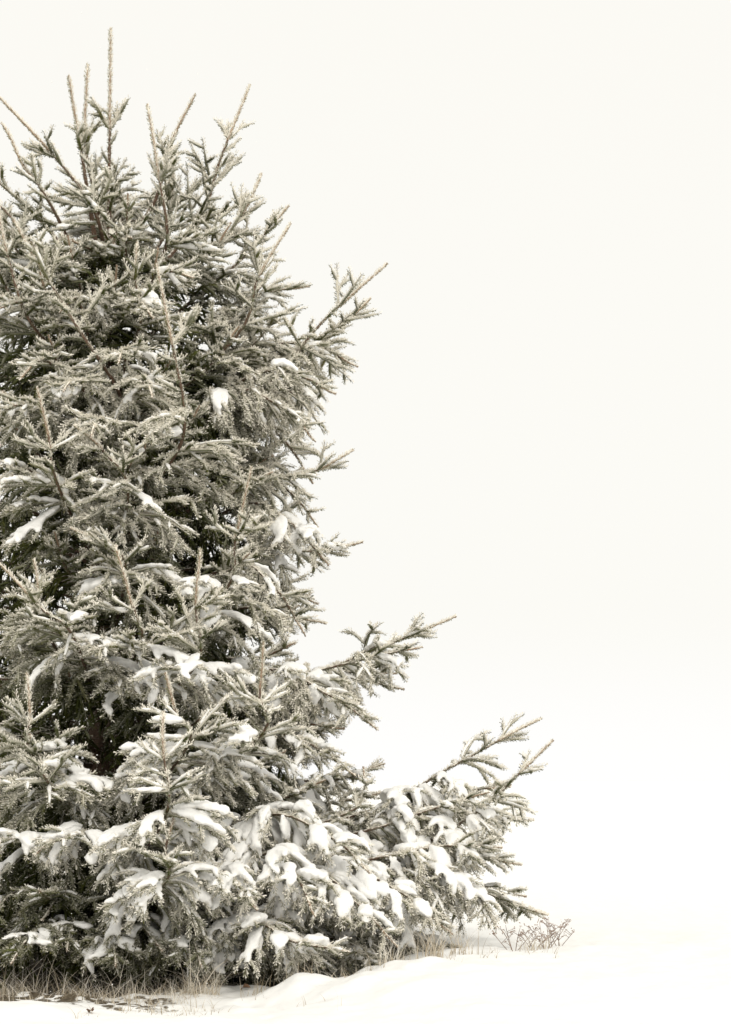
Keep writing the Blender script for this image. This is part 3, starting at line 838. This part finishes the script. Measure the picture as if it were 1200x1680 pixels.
# the rest of the crown, whorl by whorl
zt = 0.24
while zt < 4.35:
    count = 8 if zt < 3.2 else 7
    off = rng.random() * 2 * math.pi
    for k in range(count):
        az = off + (k + rng.uniform(-0.28, 0.28)) * 2 * math.pi / count
        dx, dy = math.cos(az), math.sin(az)
        z_tip = zt + rng.uniform(-0.1, 0.1)
        r = crown_r(z_tip) * rng.uniform(0.78, 0.97)
        rise = float(np.interp(z_tip, [0.2, 1.0, 2.0, 3.0, 4.0, 4.7], [0.02, 0.12, 0.25, 0.45, 0.7, 0.6])) * (0.8 + 0.4 * rng.random())
        zb = max(0.18, z_tip - rise)
        base = trunk_at(zb)
        dirv = np.array([dx, dy, 0])
        sag = float(np.interp(z_tip, [0.2, 1.5, 3, 4.5], [0.10, 0.12, 0.02, -0.02]))
        C = [base, base + dirv * r * 0.42 + UP * (rise * 0.42 + 0.4 * sag), base + dirv * r * 0.78 + UP * (rise * 0.68 - sag * 0.3),
             base + dirv * r + UP * rise]
        C = [np.array(c) for c in C]
        for c in C[1:]: c[2] = max(c[2], 0.16 + float(ground_z(c[0], c[1])) * 0.8)
        tu, tv_ = front(C[3])
        if z_tip > 3.95 and dy > 0.1: continue
        if 60 < tu < 190 and 1130 < tv_ < 1350 and dy < -0.3: continue            # the dark hollow
        back = dy > 0.55 or (dy > 0.3 and dx < 0)
        build_branch(C, term=rng.uniform(0.07, 0.12), droop=float(np.interp(z_tip, [0.2, 2.5, 4.5], [0.9, 0.8, 0.25])) * rng.uniform(0.8, 1.1),
                     lod=1 if back else 0, bare=0.16 if back else 0.30, r0=float(np.interp(z_tip, [0.5, 4], [0.020, 0.011])), rime=0.80 if z_tip > 0.7 else 0.60, snow=0.8)
    zt += 0.25 if zt < 2.6 else 0.21
print("branches", BRANCH_N, SHOOT_LEN, SHOOT_N, "tris", TRIS, "t", round(time.time() - T_START, 1))

# ------------------------------------------------------------------ snow lying on the sprays
snow_jobs.sort(key=lambda j: -j[2])


def remesh(parts, voxel):
    V, Q, Tq = merge(parts)
    me = bpy.data.meshes.new("snow_raw")
    faces = [tuple(q) for q in Q.tolist()] + [tuple(t) for t in Tq.tolist()]
    me.from_pydata(V.tolist(), [], faces)
    o = bpy.data.objects.new("snow_raw", me); col.objects.link(o)
    md = o.modifiers.new("r", 'REMESH'); md.mode = 'VOXEL'; md.voxel_size = voxel; md.use_smooth_shade = True
    sm = o.modifiers.new("s", 'SMOOTH'); sm.factor = 0.5; sm.iterations = 2
    dc = o.modifiers.new("d", 'DECIMATE'); dc.ratio = 0.6
    return o


raws, metas = [], []
CL = 260
for j in snow_jobs[:CL]:
    raws.append(remesh([(V - TREE_O, Q, T) for V, Q, T in j[1]], 0.0095)); metas.append((j[0], "snow_clump"))
rest = {}
for j in snow_jobs[CL:]:
    rest.setdefault(j[0], []).extend([(V - TREE_O, Q, T) for V, Q, T in j[1]])
for bi, parts in rest.items():
    raws.append(remesh(parts, 0.0105)); metas.append((bi, "thin_snow"))
dg = bpy.context.evaluated_depsgraph_get()
dg.update()
for o, (bi, nm) in zip(raws, metas):
    me = bpy.data.meshes.new_from_object(o.evaluated_get(dg))
    me.name = nm
    me.calc_loop_triangles()
    TRIS += len(me.loop_triangles)
    co = np.zeros(len(me.vertices) * 3, np.float32); me.vertices.foreach_get("co", co); co = co.reshape(-1, 3)
    no = np.zeros(len(me.vertices) * 3, np.float32); me.vertices.foreach_get("normal", no); no = no.reshape(-1, 3)
    amp = 0.010 * (vnoise(co[:, 0] * 38 + co[:, 2] * 23, co[:, 1] * 38 - co[:, 2] * 31, 3) - 0.5) + 0.009 * (vnoise(co[:, 0] * 95 + co[:, 2] * 60, co[:, 1] * 95 + co[:, 2] * 71, 9) - 0.5)
    co += no * amp[:, None]
    me.vertices.foreach_set("co", co.ravel()); me.update()
    s = add_obj(nm, me, m_snow, BRANCHES[bi])
    if nm == "thin_snow": s["kind"] = "stuff"
for o in raws:
    m_ = o.data
    bpy.data.objects.remove(o); bpy.data.meshes.remove(m_)
print("snow jobs", len(snow_jobs), "tris", TRIS, "t", round(time.time() - T_START, 1))


# ------------------------------------------------------------------ grass, weeds, leaves
def blades(bx, by, h, lean_x, lean_y, w, tone, zoff=-0.01, segs=4):
    m = len(bx)
    z0 = ground_z(bx, by) + zoff
    p0 = np.stack([bx, by, z0], -1)
    ts = np.linspace(0, 1, segs + 1)
    face = rng.uniform(0, math.pi, m)
    sd_ = np.stack([np.cos(face), np.sin(face) * 0.4, 0 * face], -1)
    V = np.zeros((m, segs + 1, 2, 3))
    for i, t in enumerate(ts):
        c = p0 + np.stack([lean_x * t ** 2, lean_y * t ** 2, h * (t - 0.18 * t ** 2 * (np.abs(lean_x) / np.maximum(h, 0.01)))], -1)
        ww = (w * (1 - 0.85 * t))[:, None] * sd_
        V[:, i, 0] = c - ww; V[:, i, 1] = c + ww
    base = (np.arange(m) * (segs + 1) * 2)[:, None]
    i = np.arange(segs)[None] * 2
    Q = np.stack([base + i, base + i + 1, base + i + 3, base + i + 2], -1).reshape(-1, 4)
    tt = np.clip(tone[:, None, None] + np.array([0.0, 0.0])[None, None] + (ts * 0.25 - 0.1)[None, :, None], 0, 1)
    return V.reshape(-1, 3), Q, np.broadcast_to(tt, (m, segs + 1, 2)).reshape(-1)


m = 2900
bx = rng.uniform(-2.3, -0.72, m); by = rng.normal(-1.95, 0.22, m)
keep = vnoise(bx * 5, by * 5, 12) > 0.30
bx, by = bx[keep], by[keep]; m = len(bx)
h = rng.gamma(3.0, 0.030, m) * (0.35 + 1.2 * vnoise(bx * 4, by * 4, 6))
V, Q, tn = blades(bx, by, h, rng.normal(0.0, 0.085, m) * (0.5 + h * 6), rng.normal(-0.03, 0.05, m), rng.uniform(0.0011, 0.0022, m), rng.beta(3.8, 1.7, m))
g1 = add_obj("grass", make_mesh("grass", V, quads=Q, attrs={"tone": tn}), m_grass)
tag(g1, "tan dry grass standing under the lowest boughs", "grass", kind="stuff")

m = 3400
bx = rng.uniform(-2.3, 0.1, m); by = rng.uniform(-3.3, -2.1, m)
keep = (vnoise(bx * 4, by * 4, 15) > 0.52) & (rng.random(m) < ss(-bx, -0.1, 1.3))
bx, by = bx[keep], by[keep]; m = len(bx)
cx_ = rng.uniform(-0.45, 0.95, 34)                       # a few blades along the crest of the bank
ex = np.repeat(cx_, 7) + rng.normal(0, 0.022, 34 * 7); ey = np.repeat(rng.uniform(-2.25, -1.75, 34), 7) + rng.normal(0, 0.02, 34 * 7)
bx = np.concatenate([bx, ex]); by = np.concatenate([by, ey]); m = len(bx)
V, Q, tn = blades(bx, by, rng.gamma(2.2, 0.016, m), rng.normal(0, 0.03, m), rng.normal(0, 0.02, m), rng.uniform(0.0012, 0.0022, m), rng.beta(3, 2.5, m))
g2 = add_obj("grass_stubble", make_mesh("grass_stubble", V, quads=Q, attrs={"tone": tn}), m_grass)
tag(g2, "short grass tips poking through thin snow in front of the tree", "grass", kind="stuff")


def tuft(u, v, d, count, hgt, spread, label, lean=0.0, tone0=0.7):
    c = W(u, v, d)
    x = c[0] + rng.normal(0, spread, count); y = c[1] + rng.normal(0, spread * 0.7, count)
    h = hgt * rng.uniform(0.45, 1.05, count)
    V, Q, tn = blades(x, y, h, rng.normal(lean, 0.5, count) * h, rng.normal(-0.1, 0.3, count) * h, rng.uniform(0.0012, 0.0022, count),
                      np.clip(rng.normal(tone0, 0.15, count), 0, 1))
    o = np.array([c[0], c[1], float(ground_z(c[0], c[1]))])
    t = add_obj("grass_tuft", make_mesh("grass_tuft", V - o, quads=Q, attrs={"tone": tn}), m_grass)
    t.location = o
    tag(t, label, "grass tuft", "tufts of frosted grass on the snow bank")


tuft(712, 1565, 11.95, 85, 0.25, 0.05, "tall frosted grass tuft on the snow bank below the right boughs", -0.1, 0.62)
tuft(760, 1565, 12.05, 45, 0.17, 0.05, "short frosted grass tuft on the bank crest, nearer the weeds", 0.15, 0.62)
tuft(636, 1602, 11.95, 60, 0.14, 0.05, "low frosted grass tuft at the foot of the snow bank", 0.1, 0.8)
tuft(560, 1622, 11.8, 20, 0.07, 0.03, "sparse grass blades lying on the near slope of the bank", -0.6, 0.7)
tuft(420, 1628, 11.95, 30, 0.12, 0.035, "tan grass tuft at the end of the long grass by the mound", 0.2, 0.5)
tuft(505, 1618, 11.9, 22, 0.09, 0.035, "small grass tuft poking out of a little snow mound", -0.5, 0.6)


def weed(u, v, d, hgt, label, seed):
    r = np.random.default_rng(seed)
    c = W(u, v, d); gz = float(ground_z(c[0], c[1]))
    e = empty("dry_weed", (c[0], c[1], gz))
    tag(e, label, "weed", "dry weeds at the end of the low branches")
    for k in range(5):
        ang = r.uniform(-0.75, 0.95); l = hgt * r.uniform(0.55, 1.0)
        p0 = np.array([r.normal(0, 0.02), r.normal(0, 0.02), -0.02]); p2 = p0 + np.array([math.sin(ang) * l, r.normal(0, 0.04), math.cos(ang) * l])
        p1 = (p0 + p2) / 2 + r.normal(0, 0.015, 3)
        parts = []
        t = np.linspace(0, 1, 8)
        P = bez(p0[None], p1[None], p2[None], t)
        parts.append(poly_tube(P, np.linspace(0.0022, 0.001, 8), 5))
        heads = [P[-1]]
        for q in range(4):
            s = r.uniform(0.35, 0.95)
            b0 = bez(p0[None], p1[None], p2[None], np.array([s]))[0]
            dv = np.array([r.choice([-1, 1]) * r.uniform(0.4, 0.9), r.normal(0, 0.4), r.uniform(0.3, 0.9)]); dv /= np.linalg.norm(dv)
            b2 = b0 + dv * hgt * r.uniform(0.12, 0.28)
            parts.append(poly_tube(np.linspace(b0, b2, 4), np.linspace(0.0014, 0.0008, 4), 4)); heads.append(b2)
        V, Q, Tq = merge(parts)
        st = add_obj("stem", make_mesh("stem", V, tris=Tq, quads=Q, smooth=True), m_weed, e)
        for hp in heads:
            hv = []
            for b_ in range(r.integers(1, 4)):
                cc = hp + r.normal(0, 0.005, 3); rr = r.uniform(0.0018, 0.0036)
                P = cc[None] + np.linspace(-1, 1, 5)[:, None] * nrm(r.normal(0, 1, 3) + np.array([0.6, 0, -0.5])) * rr * r.uniform(1.5, 3.5)
                hv.append(poly_tube(P, rr * np.array([0.25, 0.8, 1, 0.7, 0.2]), 5))
            V, Q, Tq = merge(hv)
            add_obj("seed_head", make_mesh("seed_head", V, tris=Tq, quads=Q, smooth=True), m_seed, st)


weed(872, 1563, 12.7, 0.16, "russet dry weed nestled against the lowest bough tip", 3)
weed(895, 1566, 12.5, 0.18, "taller russet dry weed with many seed heads beside the bough tip", 5)
weed(915, 1566, 12.6, 0.17, "outermost dry weed leaning out over open snow", 8)
tuft(880, 1564, 12.45, 60, 0.11, 0.045, "low tangle of pale grass round the dry weeds", 0.2, 0.7)
weed(838, 1562, 12.4, 0.18, "thin dark dry weed stem in front of the snowy low bough", 13)


def leaf_mesh(r, size):
    n_, m_ = 7, 4
    V = []
    for i in range(n_):
        t = i / (n_ - 1)
        w = size * 0.36 * math.sin(math.pi * (0.06 + 0.9 * t)) * (1 + 0.18 * math.sin(t * 17))
        for j in range(m_):
            s = j / (m_ - 1) * 2 - 1
            V.append((size * (t - 0.5), w * s, 0.25 * size * (abs(s) ** 1.6) * math.sin(t * 3) + 0.12 * size * math.sin(t * 4 + s)))
    Q = [(i * m_ + j, i * m_ + j + 1, (i + 1) * m_ + j + 1, (i + 1) * m_ + j) for i in range(n_ - 1) for j in range(m_ - 1)]
    return make_mesh("dead_leaf", np.array(V), quads=Q, smooth=True)


LEAVES = [(403, 1624, "curled brown leaf on the snow below the grass, farthest towards the mound"), (345, 1629, "brown leaf lying between the two other curled leaves under the boughs"),
          (270, 1640, "curled brown leaf lying where the grass thins out"), (150, 1662, "brown leaf half sunk in the foreground snow"), (18, 1668, "brown leaf at the very corner of the foreground snow")]
for i, (u, v, lb) in enumerate(LEAVES):
    r = np.random.default_rng(40 + i)
    d = 1.08 / ((v - HORIZON) * K)
    c = W(u, v, d)
    for _ in range(6):
        gz = float(ground_z(c[0], c[1])); d = (CAM_Z - gz) / ((v - HORIZON) * K); c = W(u, v, d)
    o = add_obj("dead_leaf", leaf_mesh(r, r.uniform(0.035, 0.055)), m_leaf)
    o.location = (c[0], c[1], gz + 0.008); o.rotation_euler = (r.normal(0, 0.5), r.normal(0, 0.4), r.uniform(0, 6))
    tag(o, lb, "leaf", "fallen brown leaves")

# ------------------------------------------------------------------ drifting snowflakes
m = 260
fp = np.stack([rng.uniform(-2.4, -0.4, m), rng.uniform(-4.5, -1.2, m), rng.uniform(0.15, 5.6, m)], -1)
fr_ = rng.uniform(0.0016, 0.0042, m)
oct_v = np.array([[1, 0, 0], [-1, 0, 0], [0, 1, 0], [0, -1, 0], [0, 0, 1], [0, 0, -1]], float)
oct_f = np.array([[0, 2, 4], [2, 1, 4], [1, 3, 4], [3, 0, 4], [2, 0, 5], [1, 2, 5], [3, 1, 5], [0, 3, 5]])
V = (fp[:, None] + oct_v[None] * fr_[:, None, None] * rng.uniform(0.7, 1.2, (m, 1, 3))).reshape(-1, 3)
F = (oct_f[None] + (np.arange(m) * 6)[:, None, None]).reshape(-1, 3)
fl = add_obj("snowflakes", make_mesh("snowflakes", V, tris=F, smooth=True), m_snow)
tag(fl, "tiny white snowflakes drifting in front of the tree", "snowflakes", kind="stuff")
print("total tris", TRIS, "objects", len(bpy.data.objects), "t", round(time.time() - T_START, 1))
